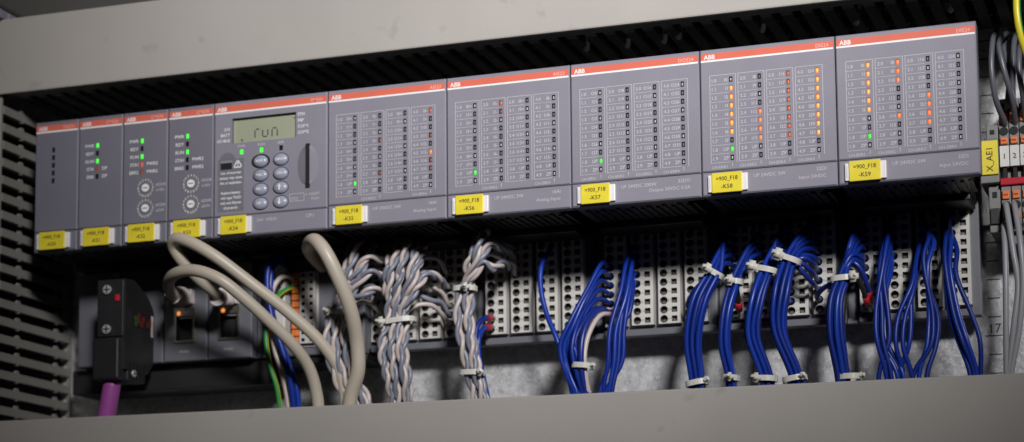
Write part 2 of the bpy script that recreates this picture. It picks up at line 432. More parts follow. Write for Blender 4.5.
io_module(449.5, 'rightmost grey input module, amber lights at left and its right column dark', 'DI524', '-K59', di, ('UP 24VDC 5W', '32DI', 'Input 24VDC'),
          ['aaaaaa..g.', 'ooo...o...', '....oooo..', E_])

def comm_module(mx, label, name, model, number, labels, states, dials):
    t = thing(name, label, 'communication module', (mx+14, 35, -37), 'narrow modules at the left of the row'); w = 28
    body_mesh(mx, w).build('housing', t)
    zs = [-16.5-4.4*r for r in range(5)]
    p = MB(); p.plate(mx+.3, mx+w-.3, -62.9, 0, 0, 3, [(mx+11.1, mx+12.9, z-1.4, z+1.4) for z in zs], GREYC, c=.6, hd=.7, wall=DARK)
    p.plate(mx+.3, mx+w-.3, -74.38, -63.2, -.15, 3, [], GREYC, c=.7); p.build('front_panel', t)
    stripe(t, mx, w, model); name_tag(t, mx, number, 2.9, 23.8)
    q = MB()
    for r, z in enumerate(zs):
        m = LEDM[states[r]]; l = MB(); l.box(mx+11.2, mx+12.8, .3 if m is not LED0 else .5, .68, z-1.35, z+1.35, m)
        if m is not LED0 and m is not LEDR and m is not LEDB: l.box(mx+11.3, mx+12.7, -.25, .3, z-1.2, z+1.2, m, .2)
        lo = l.build('led', t)
        if m is not LED0: lo['label'] = {'g': 'green led, lit', 'r': 'red led, dimly lit', 'b': 'brownish led, faintly lit'}[states[r]]
        if labels:
            q.text(labels[r][0], mx+9.9, -.05, z-.9, 2.6, WHITE, 'R', bold=.012)
            if labels[r][1]: q.text(labels[r][1], mx+15.2, -.05, z-.9, 2.6, WHITE, bold=.012)
    for k in range(dials):
        zc = -43.2-11.4*k; xc = mx+14.5
        dl = MB(); dl.disc((xc, zc), 3.4, -.04, FLAP); dl.cyl((xc, .1, zc), (xc, -.55, zc), 2.2, WHITE, 20)
        dl.box(xc-1.5, xc+1.5, -.62, -.5, zc-.25, zc+.25, GREYD); dl.build('rotary_switch', t)
        for j in range(16):
            a = 2*math.pi*j/16
            q.text('0123456789ABCDEF'[j], xc+4.6*math.cos(a), -.05, zc+4.6*math.sin(a)-.6, 1.7, WHITE, 'C', bold=.02)
        q.text('ADDR', mx+20.6, -.05, zc+.5, 2.3, PRINT, bold=.01); q.text('x10H' if k == 0 else 'x01H', mx+20.9, -.05, zc-2.4, 2.3, PRINT, bold=.01)
    if labels: q.build('front_print', t)
LB = [('PWR', ''), ('RDY', ''), ('RUN', ''), ('STA1', 'PWR2'), ('ERR2', 'PWR2')]
comm_module(0, 'leftmost narrow grey module with five dark slots and no lights', 'blank_module', 'TA524', '-K50', None, '.....', 0)
comm_module(28, 'narrow grey module with two green lights and no dials', 'communication_module', 'CM592', '-K51', [('PWR', ''), ('RDY', ''), ('RUN', ''), ('STA', 'DP'), ('ERR', 'DP')], 'g.gb.', 0)
comm_module(56, 'narrow grey module with two dials and a dim red light', 'communication_module', 'CM579', '-K52', LB, 'g.grb', 2)
comm_module(84, 'narrow grey module with two dials and no red light, beside the display module', 'communication_module', 'CM579', '-K53', LB, 'g.g..', 2)

# display module
mx = 112
t = thing('controller_module', 'grey controller module with a small display reading run and eight oval buttons', 'controller', (mx+33.75, 35, -37))
body_mesh(mx, 67.5).build('housing', t)
ledx = [16.8, 28.6, 40.3]
holes = [(mx+11, mx+49, -23.2, -9.4)]+[(mx+x-1.1, mx+x+1.1, -29.6, -26.8) for x in ledx]+[(mx+4.4, mx+11.2, -37.4, -34.6)]+[(mx+55.1, mx+57.3, -51.4, -27.4)]
p = MB(); p.plate(mx+.3, mx+67.2, -63.0, 0, 0, 3, holes, GREY, c=.6, hd=2.6, wall=FLAP); p.plate(mx+.3, mx+67.2, -74.38, -63.3, -.15, 3, [], GREY, c=.7)
p.box(mx+4.4, mx+11.2, 2.5, 2.9, -37.4, -34.6, DARK); p.build('front_panel', t)
stripe(t, mx, 67.5, 'PM591')
l = MB(); l.box(mx+11.1, mx+48.9, 2.2, 2.55, -23.1, -9.5, LCD)
ld = l.build('display', t)
l = MB()
def seg(x, z, w, h): l.box(mx+x, mx+x+w*.85, 2.1, 2.19, z, z+h*.9, LCDK)
def segr(x): seg(x, -20.6, .75, 4.4); seg(x+.9, -16.4, 2.3, .75)
def segu(x): seg(x, -20.0, .75, 3.6); seg(x+3.1, -20.0, .75, 3.6); seg(x+.5, -20.8, 2.8, .75)
def segn(x): seg(x, -20.8, .75, 4.2); seg(x+3.1, -20.8, .75, 4.2); seg(x+.6, -16.6, 2.7, .75)
segr(23.4); segu(28.0); segn(33.6); seg(15.6, -22.0, 1.0, 1.4); seg(46.6, -12.2, .8, .8)
l.build('display_digits', ld)
for x, m in zip(ledx, (LEDG, LEDG, LED0)):
    l = MB(); l.box(mx+x-1.0, mx+x+1.0, .3, .9, -29.5, -26.9, m); lo = l.build('led', t)
    if m is LEDG: lo['label'] = 'green led, lit'
    else: l = MB()
bz = [-34.6, -42.3, -50.0, -57.8]
for c, (xb, names) in enumerate(((28.3, ('RUN', 'VAL', 'ESC', 'OK')), (40.2, ('DIAG', 'CFG', '\u2191', '\u2193')))):
    for r in range(4):
        l = MB(); l.disc((mx+xb, bz[r]), 4.75, -.03, DARK, rz=3.7); l.dome((mx+xb, bz[r]), 4.3, 3.3, -.04, 1.9, BUTTON)
        if c == 0 and r == 0: l.disc((mx+xb, bz[r]+.1), 5.6, -.02, DARK, rz=4.0)
        if names[r] in '\u2191\u2193':
            s_ = 1 if r == 2 else -1
            l.prism([(mx+xb-1.0, bz[r]+s_*.2), (mx+xb+1.0, bz[r]+s_*.2), (mx+xb, bz[r]+s_*1.9)], 'y', -2.05, -1.8, WHITE); l.box(mx+xb-.35, mx+xb+.35, -2.04, -1.8, bz[r]-s_*1.6, bz[r]+s_*.2, WHITE)
        else: l.text(names[r], mx+xb, -1.98, bz[r]-.75, 2.0, WHITE, 'C', bold=.02)
        l.build('button', t)
l = MB(); n = 28
for sgn in (-1, 1):                          # finger recess beside the card slot, left half's shade put into its grey
    vs = []
    for i in range(n+1):
        a = -math.pi/2+math.pi*i/n; vs.append((mx+56.2+sgn*(1.1+5.0*math.cos(a)), -.04, -39.2+10.4*math.sin(a)))
    mid = [(mx+56.2+sgn*1.1, 1.8 if False else -.04, -39.2+10.4*math.sin(-math.pi/2+math.pi*i/n)) for i in range(n+1)]
    out = [(p_[0], -.05, p_[2]) for p_ in vs]; inn = [(p_[0]+0, -.55, p_[2]) for p_ in mid]
    l.add(out+inn, [(i, i+1, n+2+i, n+1+i) if sgn > 0 else (i+1, i, n+1+i, n+2+i) for i in range(n)], GREY if sgn > 0 else FLAP, False)
l.box(mx+55.15, mx+57.25, -.95, 2.6, -51.3, -27.5, DARK); l.build('card_slot', t)
l = MB()
l.box(mx+2.8, mx+18.4, -.12, .1, -60.6, -31.6, FLAP, .05)
l.box(mx+4.4, mx+11.2, -.16, -.1, -37.4, -34.0, DARK); l.box(mx+4.4, mx+11.2, -.5, -.12, -33.9, -32.6, GREY, .15)
l.prism([(mx+8.4+4.4*math.cos(math.pi*i/14), -31.5+3.4*math.sin(math.pi*i/14)) for i in range(15)], 'y', -.15, .1, FLAP)
fl = l.build('battery_flap', t)
l = MB()
tri = [(12.3, -36.6), (17.2, -36.6), (14.75, -32.5)]
for i in range(3):
    a, b_ = Vector(tri[i]), Vector(tri[(i+1) % 3]); dirn = (b_-a).normalized()*.3; nn = Vector((-dirn.y, dirn.x))
    l.add([(mx+p_.x, -.2, p_.y) for p_ in (a-dirn-nn, b_+dirn-nn, b_+dirn+nn, a-dirn+nn)], [(0, 1, 2, 3)], WHITE)
l.box(mx+14.5, mx+15.0, -.21, -.15, -35.2, -33.6, WHITE); l.box(mx+14.5, mx+15.0, -.21, -.15, -36.1, -35.6, WHITE)
for i, s_ in enumerate(('Use of incorrect', 'battery may cause', 'fire or explosion.', '', 'Replace battery', 'with type TA521', 'only and dispose', 'of properly.')):
    if s_: l.text(s_, mx+10.6, -.18, -40.0-2.75*i, 2.05, WHITE, 'C', bold=.015, sx=.9)
l.build('warning_text', fl)
q = MB()
for i, s_ in enumerate(('SYS', 'BATT', 'I/O-BUS')): q.text(s_, mx+9.8, -.05, -16.0-3.1*i, 2.3, WHITE, 'R', bold=.01)
for i, s_ in enumerate(('ETH', 'FBP', 'COM1', 'COM2')): q.text(s_, mx+50.2, -.05, -11.6-3.3*i, 2.3, WHITE, bold=.01)
for x, s_ in zip(ledx, ('PWR', 'RUN', 'ERR')): q.text(s_, mx+x, -.05, -25.9, 2.1, PRINT, 'C', bold=.01)
q.text('24V      5W', mx+26.2, -.2, -67.6, 2.5, PRINT); q.box(mx+31.6, mx+34.6, -.2, .1, -66.4, -66.1, PRINT); q.box(mx+31.6, mx+34.6, -.2, .1, -67.2, -66.9, PRINT)
q.text('CPU', mx+57.4, -.2, -67.4, 2.6, PRINT, 'C')
for (a, b_, c, d_) in ((45.4, 54, -54.2, -53.95), (45.4, 54, -58.2, -57.95), (45.4, 45.65, -58, -54), (53.8, 54, -58, -54)): q.box(mx+a, mx+b_, -.05, .1, c, d_, PRINT)
q.text('MC5', mx+46.3, -.05, -57.4, 2.2, PRINT); q.text('\u2190 INSERT', mx+54.6, -.05, -55.6, 2.0, PRINT); q.text('PUSH', mx+58.2, -.05, -58.2, 2.0, PRINT)
q.build('front_print', t)
name_tag(t, mx, '-K54')

# ------------------------------------------------------------------ terminal units behind / below
TY, TZ, TP, SP, OFF = 63.0, -79.3, 4.92, 14.58, 1.85
def cell_bm():
    bm = bmesh.new()
    rect = [(-3.0, -TP/2), (8.9, -TP/2), (8.9, TP/2), (-3.0, TP/2)]
    circ = [(2.1*math.cos(2*math.pi*i/16), 2.1*math.sin(2*math.pi*i/16)) for i in range(16)]
    sq = [(4.2, -1.5), (7.2, -1.5), (7.2, 1.5), (4.2, 1.5)]
    loops = []
    es = []
    for lp in (rect, circ, sq):
        vv = [bm.verts.new((a, 0, b)) for a, b in lp]; loops.append(vv)
        for i in range(len(vv)): es.append(bm.edges.new((vv[i], vv[(i+1) % len(vv)])))
    bmesh.ops.triangle_fill(bm, use_beauty=True, use_dissolve=False, edges=es, normal=(0, -1, 0))
    return bm, circ, sq
bm, circ, sq = cell_bm(); bm.verts.index_update()
CV = [v.co[:] for v in bm.verts]; CF = [[v.index for v in f.verts] for f in bm.faces]; bm.free()
STRIP = {}
def strip_mb(k):
    b = MB()
    for r in range(10):
        z = -TP*r
        b.add([(p[0], p[1], p[2]+z) for p in CV], CF, TERM)
        for lp, dep in ((circ, 4.5), (sq, 2.6)):
            n = len(lp); vs = [(p[0], 0, p[1]+z) for p in lp]+[(p[0], dep, p[1]+z) for p in lp]
            b.add(vs, [(i, (i+1) % n, n+(i+1) % n, n+i) for i in range(n)], HOLE, n > 4)
            b.add(vs[n:], [tuple(range(n))], HOLE)
        b.box(-1.0, .8, 2.4, 4.2, z-1.5, z+.2, CLAMP); b.box(4.6, 6.8, 1.9, 2.5, z-1.2, z-.1, CLAMP)
        b.text(f'{k+1}.{r}', 2.25, -.03, z-.6, 1.6, GREYD)
    zt, zb = TP/2, -TP*9.5
    b.box(-3.0, -2.2, .02, 11, zb, zt, TERM); b.box(8.1, 8.9, .02, 11, zb, zt, TERM); b.box(-2.2, 8.1, .02, 11, zt-.25, zt, TERM); b.box(-2.2, 8.1, .02, 11, zb, zb+.25, TERM)
    b.box(-2.2, 8.1, 5, 11, zb+.25, zt-.25, HOLE)
    return b
def terminal_unit(mx, label, last=False):
    t = thing('terminal_unit', label, 'terminal unit', (mx+30, 85, -130), 'terminal units under the input and output modules')
    b = MB(); b.box(mx-2.2, mx+58.6, TY+5, TY+11, -130.0, -8, GREYD, .5); b.box(mx-1, mx+46, TY+11.1, 85.8, -126.0, -9, GREYD)
    b.box(mx-2.2, mx+58.6, TY+1.5, TY+9, -131.6, -127.8, GREYD, .6)
    b.build('base', t)
    if not last:
        b = MB(); b.box(mx+58.8, mx+65.1, TY+9, 85.6, -129.5, -10, GREYD, .4); b.box(mx+58.8, mx+65.1, TY+5, TY+8.9, -131.4, -128.4, GREYD, .4); b.build('bus_connector', t)
    for k in range(4):
        if k not in STRIP:
            o = strip_mb(k).build('terminal_strip', origin=(0, 0, 0)); STRIP[k] = o.data; ROOTLOC.pop(o.name, None)
            bpy.data.objects.remove(o)
        o = bpy.data.objects.new('terminal_strip', STRIP[k]); COL.objects.link(o); o.parent = t
        o.location = (Vector((mx+OFF+SP*k, TY, TZ))-Vector(ROOTLOC[t.name]))*S
for mx, lb in ((179.5, 'terminal unit behind the grey and white twisted wires, holes half hidden'), (247, 'terminal unit with mostly empty pale holes and one lone blue wire'),
               (314.5, 'terminal unit with loose blue wires at its left and empty holes at its right'), (382, 'terminal unit with four bundles of blue wires bound by white ties before it'),
               (449.5, 'rightmost terminal unit, loose blue wires hanging over its right half')):
    terminal_unit(mx, lb, mx > 440)
def hole(m, k, r): return Vector((179.5+67.5*m+OFF+SP*k, TY, TZ-TP*r))

# base under the controller and communication modules
t = thing('socket_unit', 'dark grey base with network sockets below the controller and narrow modules', 'terminal base', (90, 85, -130))
b = MB(); b.box(0.4, 178.0, 62, 85.8, -130, -6, GREYD); b.box(-8, 122, 58, 85.8, -147, -133, BLACKP, .5); b.box(122.2, 178, 58, 85.8, -137, -133, BLACKP, .5); b.build('base', t)  # black blocks added under the base stand in for shade on the plate
def rj45(x0, z0, par, lit):
    f = MB(); f.plate(x0, x0+13.5, z0-20.4, z0, 48.2, 6, [(x0+1.6, x0+11.9, z0-18.9, z0-5.2)], CLAMP, c=.3, hd=5.5, wall=DARK)
    f.box(x0+1.6, x0+11.9, 53.4, 53.6, z0-18.9, z0-5.2, DARK)
    for i in range(8): f.box(x0+3.3+i*.95, x0+3.7+i*.95, 49.6, 53.3, z0-6.4, z0-5.4, METAL)
    so = f.build('network_socket', par)
    f = MB(); f.dome((x0+3.2, z0-3.4), 1.0, 1.0, 48.15, .5, LEDA, 14, 4); f.disc((x0+3.2, z0-3.4), 1.5, 48.16, LEDAH); lo = f.build('led', so); lo['label'] = 'amber led, lit'
for i, x in enumerate((0, 28, 56, 84)):
    b = MB(); b.plate(x+.4, x+27.6, -132.6, -78, 49.2, 12.7, [(x+8.2, x+19.4, -121.2, -106.0)] if i > 1 else [], GREYD, c=.6)
    if i > 1: b.text('PWR2', x+13.5, 49.1, -128.0, 2.3, PRINT, 'C')
    sp_ = b.build('slot_panel', t)
    if i > 1: rj45(x+7.0, -101.8, sp_, True)
b = MB(); b.plate(112.4, 177.6, -132.6, -78, 55, 6.9, [], GREYD, c=.6); b.build('controller_panel', t)
b = MB()
for r in range(10):
    z = -88-4.05*r
    b.box(135.6, 139.6, 50.4, 54.6, z-1.7, z+1.7, ORANGE, .3)
    b.plate(140.0, 144.6, z-2.0, z+2.0, 51, 4, [(141.3, 143.4, z-1.0, z+1.0)], TERM, c=.2, hd=2, wall=DARK); b.box(141.3, 143.4, 52.9, 53, z-1, z+1, DARK)
    b.plate(144.8, 149.6, z-2.0, z+2.0, 51, 4, [(146.2, 148.2, z-.9, z+.9)], TERM, c=.2, hd=2, wall=DARK); b.box(146.2, 148.2, 52.9, 53, z-.9, z+.9, DARK)
b.box(135, 150.2, 54, 54.96, -128, -85.6, TERM); b.build('spring_terminals', t)
b = MB(); b.box(120.6, 133, 47, 54.9, -124, -82, TERM, .8)
for r in range(4): b.box(123, 126.5, 46.6, 47.1, -90-9*r, -86-9*r, DARK)
b.build('power_plug_socket', t)

# ------------------------------------------------------------------ black serial plug with purple cable
t = thing('serial_plug', 'black plug with two screws and a red switch on a purple cable', 'cable plug', (40, 30, -120))
b = MB(); b.prism([(12, -90.3), (22, -89.6), (38, -97), (44.8, -104), (44.8, -134), (38, -141), (12, -141)], 'x', 34.6, 52.2, BLACKP)
b.box(34.0, 50.4, 8, 33, -147, -123.5, BLACKP, 1.2); b.box(35.2, 51.4, 10.8, 12.3, -122.5, -91, BLACKP, .4)
b.box(37, 49, 44.7, 49, -136, -101, CLAMP)
b.box(44, 52.0, 16, 36, -146.5, -138, BLACKP, .5)
for i in range(5): b.box(51.5, 52.3, 17+4*i, 18.6+4*i, -146, -136, DARK)
b.build('housing', t)
for zz in (-96.2, -118.4):
    b = MB(); b.cyl((41.6, 10.9, zz), (41.6, 9.6, zz), 2.5, METAL, 18); b.box(39.6, 43.6, 9.4, 9.7, zz-.35, zz+.35, DARK); b.box(41.25, 41.95, 9.4, 9.7, zz-2, zz+2, DARK); b.build('screw', t)
b = MB(); b.cyl((51.9, 22, -142.4), (53.0, 22, -142.4), 2.0, METAL, 16); b.box(52.9, 53.1, 20.6, 23.4, -142.7, -142.1, DARK); b.build('screw', t)
b = MB(); b.box(46.8, 49.2, 9.6, 11, -103.0, -99.3, REDP, .3); b.build('switch', t)
b = MB(); b.box(52.22, 52.35, 20, 40, -116, -106.5, DARK)
for i, (m, y, z) in enumerate(((LEDG, 23, -111), (LEDG, 23.2, -113.6), (REDP, 26.6, -109), (LEDB, 26.5, -112), (LEDB, 30, -113.4), (REDP, 32, -110.4), (REDP, 37, -112.8), (FERRULE, 39.6, -111))):
    mm = GRND if m is LEDG else REDD
    b.box(52.36, 52.4, y-1, y+2.0, z-1.5, z+1.5, mm)
b.box(52.22, 52.38, 41.6, 43.6, -119, -107, BOOT); b.build('side_label', t)
b = MB(); b.tube(smooth([(42.0, 17, -146), (40.0, 17.5, -156), (36.0, 19, -172), (32.5, 22, -196)], 3), 5.0, PURPLE, 18); b.build('cable', t)

# ------------------------------------------------------------------ beige network cables
def net_cable(label, pts, plug=None, r=3.3):
    t = thing('network_cable', label, 'network cable', tuple(at(*pts[-2])), 'beige network cables')
    P = uvpath(pts)
    c = MB(); c.tube(smooth(P, 2.2), r, BEIGE, 18); c.build('cable', t)
    if plug:
        a, b_ = Vector(plug[0]), Vector(plug[1]); b = MB(); dirn = (b_-a); 
        b.cyl(a, a+dirn*.3, 4.3, BOOT, 18); b.cyl(a+dirn*.3, b_, 4.6, BOOT, 16, r2=5.6)
        for k in range(4): q = a+dirn*(.4+.13*k); b.cyl(q, q+dirn*.05, 5.2+.2*k, BOOT, 16)
        b.box(b_.x-5.8, b_.x+5.8, b_.y-1, b_.y+9, b_.z-4.2, b_.z+4.2, BOOT, .6); b.build('boot', t)
    return t
pA = at(172, 296, 22); pB = at(217, 298, 22)
net_cable('beige cable arching from the left of two network plugs', [(177, 297, 27), (171, 293, 17), (168.5, 283, 3), (176, 273.5, -9), (195, 270.5, -14), (219, 279, -13), (245, 299, -6), (270, 322, 3), (293, 345, 13), (309, 368, 24), (317, 396, 32), (320, 440, 38)],
          (pA, (69.8, 46, -96.2)))
net_cable('beige cable looping back from the right of two network plugs', [(219, 298, 27), (213, 291, 18), (200, 280, 9), (183, 262, 1), (173, 246, -4), (176, 238.5, -8), (192, 243, -9), (216, 257, -6), (252, 284, 3), (288, 312, 14), (322, 344, 25), (340, 372, 32), (346, 405, 35), (347, 440, 38)],
          (pB, (98, 46, -98)))
net_cable('thickest beige cable, curving down before the leftmost twisted wires', [(323, 266, 50), (313, 256, 36), (308.5, 246, 18), (314, 240, 6), (324, 250, 1), (337, 275, 4), (350, 308, 12), (357, 342, 22), (358, 370, 26), (351, 396, 30), (346, 440, 36)], None, 3.9)

# ------------------------------------------------------------------ wires
def wire(name, label, cat, group, pts, r, mat, n=8, step=3, end=None, uv=False):
    P = smooth(pts, step)
    if mat is BLUEW: mat = random.choice(BLUEV)
    o_ = tuple(P[len(P)//2])
    if end:
        t = thing(name, label, cat, o_, group); c = MB(); c.tube(P, r, mat, n, uv=uv); c.build('insulation', t)
        e = MB(); d0 = (P[0]-P[2]).normalized(); e.cyl(P[0]-d0*6, P[0]+d0*1.0, r*1.35, end, 10); e.cyl(P[0]+d0*1.0, P[0]+d0*6, r*.6, METAL, 8); e.build('ferrule', t); return t
    c = MB(); c.tube(P, r, mat, n, uv=uv); return tag(c.build(name, origin=o_), label, cat, group)
def tie(label, c, rx, ry, tilt=0, head=(0, -1), hs=1.0, yaw=0):
    """nylon tie: flat band round a bundle plus a head block; head gives the side it sits on"""
    t = thing('cable_tie', label, 'cable tie', tuple(c), 'white cable ties')
    R = Matrix.Translation(c) @ Matrix.Rotation(yaw, 4, 'Z') @ Matrix.Rotation(tilt, 4, 'Y')
    b = MB(); n = 28; vs = []; fs = []
    for i in range(n):
        a = 2*math.pi*i/n; ca, sa = math.cos(a), math.sin(a)
        pw = lambda q: math.copysign(abs(q)**.8, q)
        for (rr, z) in ((0, -1.4), (0, 1.4), (.8, 1.4), (.8, -1.4)):
            vs.append((R @ Vector(((rx+rr)*pw(ca), (ry+rr)*pw(sa), z)))[:])
    for i in range(n):
        j = (i+1) % n
        for k in range(4): fs.append((4*i+k, 4*j+k, 4*j+(k+1) % 4, 4*i+(k+1) % 4))
    b.add(vs, fs, TIE); b.build('strap', t)
    h = MB(); bm = bmesh.new(); bmesh.ops.create_cube(bm, size=1)
    hx, hy = head; p = Vector((hx*(rx+1.2), hy*(ry+1.6), 0))
    for v in bm.verts: v.co = Vector((v.co.x*5.2*hs, v.co.y*4.0, v.co.z*5.0*hs))+p
    bmesh.ops.bevel(bm, geom=list(bm.edges), offset=1.5, segments=3, affect='EDGES'); h.bm(bm, TIE, True, mtx=R)
    tail = R @ p; h.cyl(tail, tail+(R.to_3x3() @ Vector((hx*.6, -.8, .15))).normalized()*3.6, .8, TIE, 8); h.build('head', t)
def pack(n, d):
    """n positions of touching round wires, roughly a disc flattened in depth"""
    out = []
    rows = {1: [1], 2: [2], 3: [2, 1], 4: [2, 2], 5: [3, 2], 6: [3, 3], 7: [2, 3, 2], 8: [3, 3, 2], 9: [3, 3, 3], 10: [3, 4, 3]}[n]
    for j, m in enumerate(rows):
        for i in range(m): out.append(((i-(m-1)/2)*d+(j % 2)*d*.15, (j-(len(rows)-1)/2)*d*.9))
    return out
def bundle(label, group, holes, ways, r=1.32, mat=BLUEW, out=13, drop=3.0, jit=.5, end_z=-192, rise=0, spread=1.0):
    """wires leave their terminal holes forwards, bend, meet at each waypoint (u, v, depth, squeeze) and drop into the lower duct"""
    n = len(holes); off = pack(n, 2*r)
    order = sorted(range(n), key=lambda i: off[i][1]); hs = sorted(holes, key=lambda h: (h[1], h[0]) if len(h) == 3 else 0)
    for i in range(n):
        m, k, rr = holes[i]; h = hole(m, k, rr); ox, oy = off[i]
        j = lambda q=1: random.uniform(-jit, jit)*q
        P = [h+Vector((0, 3.5, -.2)), h+Vector((j(), -2, 0)), h+Vector((j(), -out*.6, rise+j(.5))), ]
        w0 = at(*ways[0][:3])
        P.append(h.lerp(w0, .38)+Vector((j(), -out*.62, rise*.8+1.5)))
        for q, w in enumerate(ways):
            c = at(*w[:3]); s = w[3]
            sw = random.uniform(-.35, .35)*s if q else 0
            P.append(c+Vector((ox*s+sw, oy*s+.3*sw, j(.6))))
        l = P[-1]; P.append(Vector((l.x+j(2), 44+oy, end_z)))
        wire('control_wire', label, 'wire', group, P, r, mat, 10, 2.4)

G = 'blue wires of the '
# loose blue wire and the two loose fans
wire('control_wire', 'lone blue wire arching away from an almost empty terminal strip', 'wire', None,
     [hole(1, 2, 0)+Vector((3, 3, -1)), at(550, 250, 52), at(542, 264, 45), at(540.5, 285, 42), at(546, 312, 40), at(556, 337, 38), at(564, 360, 38), at(572, 392, 40), at(576, 420, 42)], 1.4, BLUEW, 10, 2.4)
def fan(label, group, lst, r=1.24, mat=BLUEW):
    for h, L in lst:
        wire('control_wire', label, 'wire', group, [h+Vector((0, 3.5, 0)), h+Vector((-.5, -2.5, .6))]+uvpath(L), r, mat, 10, 2.4)
fan('blue wire in the loose fan curving left to below an empty strip', G+'leftmost loose fan', [
    (hole(2, 0, r), [(602-1.5*i, 263+9.2*i, 49), (588-1.6*i, 288+8*i, 41), (571+.4*i+2.0*(i % 2), 320+5*i, 35+2*(i % 3)), (560+4.0*i, 347+1.5*i, 34+3*(i % 3)), (566+3.6*i, 374, 36+3*(i % 3)), (575+2.6*i, 395, 40), (577+2.4*i, 430, 44)])
    for i, r in enumerate((3, 4, 5, 6, 7, 8))])
fan('blue wire hanging loosely over the strip right of the white tie', G+'loose strands over the third terminal unit', [
    (hole(2, 1, r), [(u0, v0, 48), (u0-5, v0+26, 42), (u1, 330, 38+i), (u1-2, 362, 38+i), (u2, 392, 40), (u2-1, 430, 43)])
    for i, (r, u0, v0, u1, u2) in enumerate(((1, 626, 264, 610, 603), (2, 631, 270, 616, 609), (3, 629, 276, 620, 612), (4, 632, 283, 624, 606), (5, 633, 290, 612, 600)))])
wire('control_wire', 'white wire with a red collar, arching inside the loose blue fan', 'wire', None,
     [hole(2, 0, 9)+Vector((2, 0, 4)), at(601, 315, 48), at(593, 325, 41), at(587, 340, 38), at(584.5, 358, 36), at(586, 380, 38), at(590, 400, 42), at(592, 430, 44)], 1.3, WHITEW, 10, 2.4, end=FERRULE)
wire('control_wire', 'dark blue wire arching beside the white wire in the loose fan', 'wire', None,
     [hole(2, 0, 9)+Vector((0, 3, 0)), at(602, 309, 50), at(590, 318, 40), at(583, 335, 35), at(581, 358, 34), at(583, 380, 37), at(587, 400, 42), at(589, 430, 44)], 1.5, BLUED, 10, 2.4)
tie('white cable tie low on the loose blue fan around the white wire', at(583, 366, 38), 5.0, 5.0, .1, (.9, -.4), .7)

bundle('blue wire in the leftmost tied blue bundle', G+'leftmost tied bundle', [(3, 0, 1), (3, 0, 2), (2, 3, 8), (3, 0, 3), (3, 0, 4), (3, 0, 0)],
       [(714, 272, 38, 1.0), (700, 300, 33, 1.12), (692, 340, 34, 1.12), (697, 383, 38, .95)])
tie('white cable tie high on the leftmost tied blue bundle', at(713, 272, 38), 5.4, 4.0, .55, (-.3, -1), 1.1)
tie('white cable tie low on the leftmost tied blue bundle', at(697, 383, 38), 5.0, 4.0, -.15, (.85, -.5), .8)
bundle('blue wire in the thinnest tied blue bundle, second from left', G+'thinnest tied bundle', [(3, 1, 1), (3, 0, 6), (3, 1, 2), (3, 1, 3)],
       [(735, 281, 38, .95), (727, 310, 33, 1.1), (724.5, 345, 34, 1.1), (731, 378, 38, .95)])
tie('white cable tie high on the thinnest tied blue bundle', at(734, 282, 38), 4.0, 4.0, .1, (-.2, -1), 1.1)
tie('white cable tie low on the thinnest tied blue bundle', at(731, 378, 38), 3.6, 4.0, .1, (.1, -1), .9)
bundle('blue wire in the tied blue bundle third from left, its tie head pointing left', G+'third tied bundle', [(3, 2, 1), (3, 1, 5), (3, 2, 2), (3, 2, 3), (3, 2, 4), (3, 2, 5), (3, 2, 0)],
       [(766, 270, 38, 1.0), (756, 300, 32, 1.12), (752, 335, 33, 1.12), (766, 379, 38, .95)])
tie('white cable tie high on the third tied bundle, its head pointing left', at(766, 270, 38), 5.6, 5.0, .25, (-.95, -.7), 1.2)
tie('white cable tie low on the third tied blue bundle', at(765, 379, 38), 5.4, 5.0, .05, (-.5, -.9), 1.0)
bundle('blue wire in the fourth tied blue bundle from left', G+'fourth tied bundle', [(3, 3, 0), (3, 2, 7), (3, 3, 1), (3, 3, 2), (3, 3, 3), (3, 3, 4), (3, 2, 8)],
       [(789, 259, 38, 1.0), (780, 290, 31, 1.12), (777, 328, 32, 1.12), (796, 380, 38, .95)])
tie('white cable tie high on the fourth tied bundle, the uppermost of all ties', at(789, 259, 37), 5.7, 5.0, .38, (-.7, -.9), 1.25)
tie('white cable tie low on the fourth tied blue bundle', at(795, 379, 38), 5.4, 5.0, -.15, (.7, -.8), .8)
fan('dark blue wire branching right from the fourth tied bundle into its strip', 'dark blue wires branching from the fourth tied bundle', [
    (hole(3, 3, r), [(812-i, 262+9*i, 48), (803-i*2, 258+5*i, 42), (793+i, 262+i, 42), (786+i, 290, 40), (783+i, 330, 40), (797+i, 380, 44), (800, 430, 46)]) for i, r in enumerate((5, 6, 7))], 1.35, BLUED)
bundle('blue wire in the tied blue bundle furthest right', G+'rightmost tied bundle', [(4, 0, 1), (4, 0, 2), (4, 0, 3), (4, 0, 4), (4, 0, 5), (4, 0, 0), (3, 3, 8)],
       [(842, 280, 37, 1.0), (835, 300, 33, 1.1), (834, 332, 33, 1.1), (842, 378, 38, .95)])
tie('white cable tie on the tied bundle furthest right, its head at the right', at(843, 279, 37), 5.7, 4.6, -.04, (.8, -.7), 1.15)
tie('white cable tie at the foot of the rightmost tied bundle', at(850, 377, 39), 5.2, 4.6, 0, (.9, -.3), .8)
fan('blue wire arching right from the rightmost tied bundle into its strip', 'blue wires arching from the rightmost tied bundle', [
    (hole(4, 0, r), [(860, v, 46), (853, v-3, 40), (846, v+6, 38), (842, 284, 39), (838, 320, 39), (843, 375, 42), (846, 430, 45)]) for r, v in ((5, 257), (6, 263))], 1.4, BLUEW)
wire('control_wire', 'black wire with a red collar hanging right of the rightmost tied bundle', 'wire', None,
     [at(868, 304, 55), at(863, 290, 46), at(856, 272, 41), at(850, 268, 40), at(846, 285, 42), at(842, 330, 43), at(846, 380, 46), at(847, 430, 48)], 1.3, BLACKP, 10, 2.4, end=FERRULE)
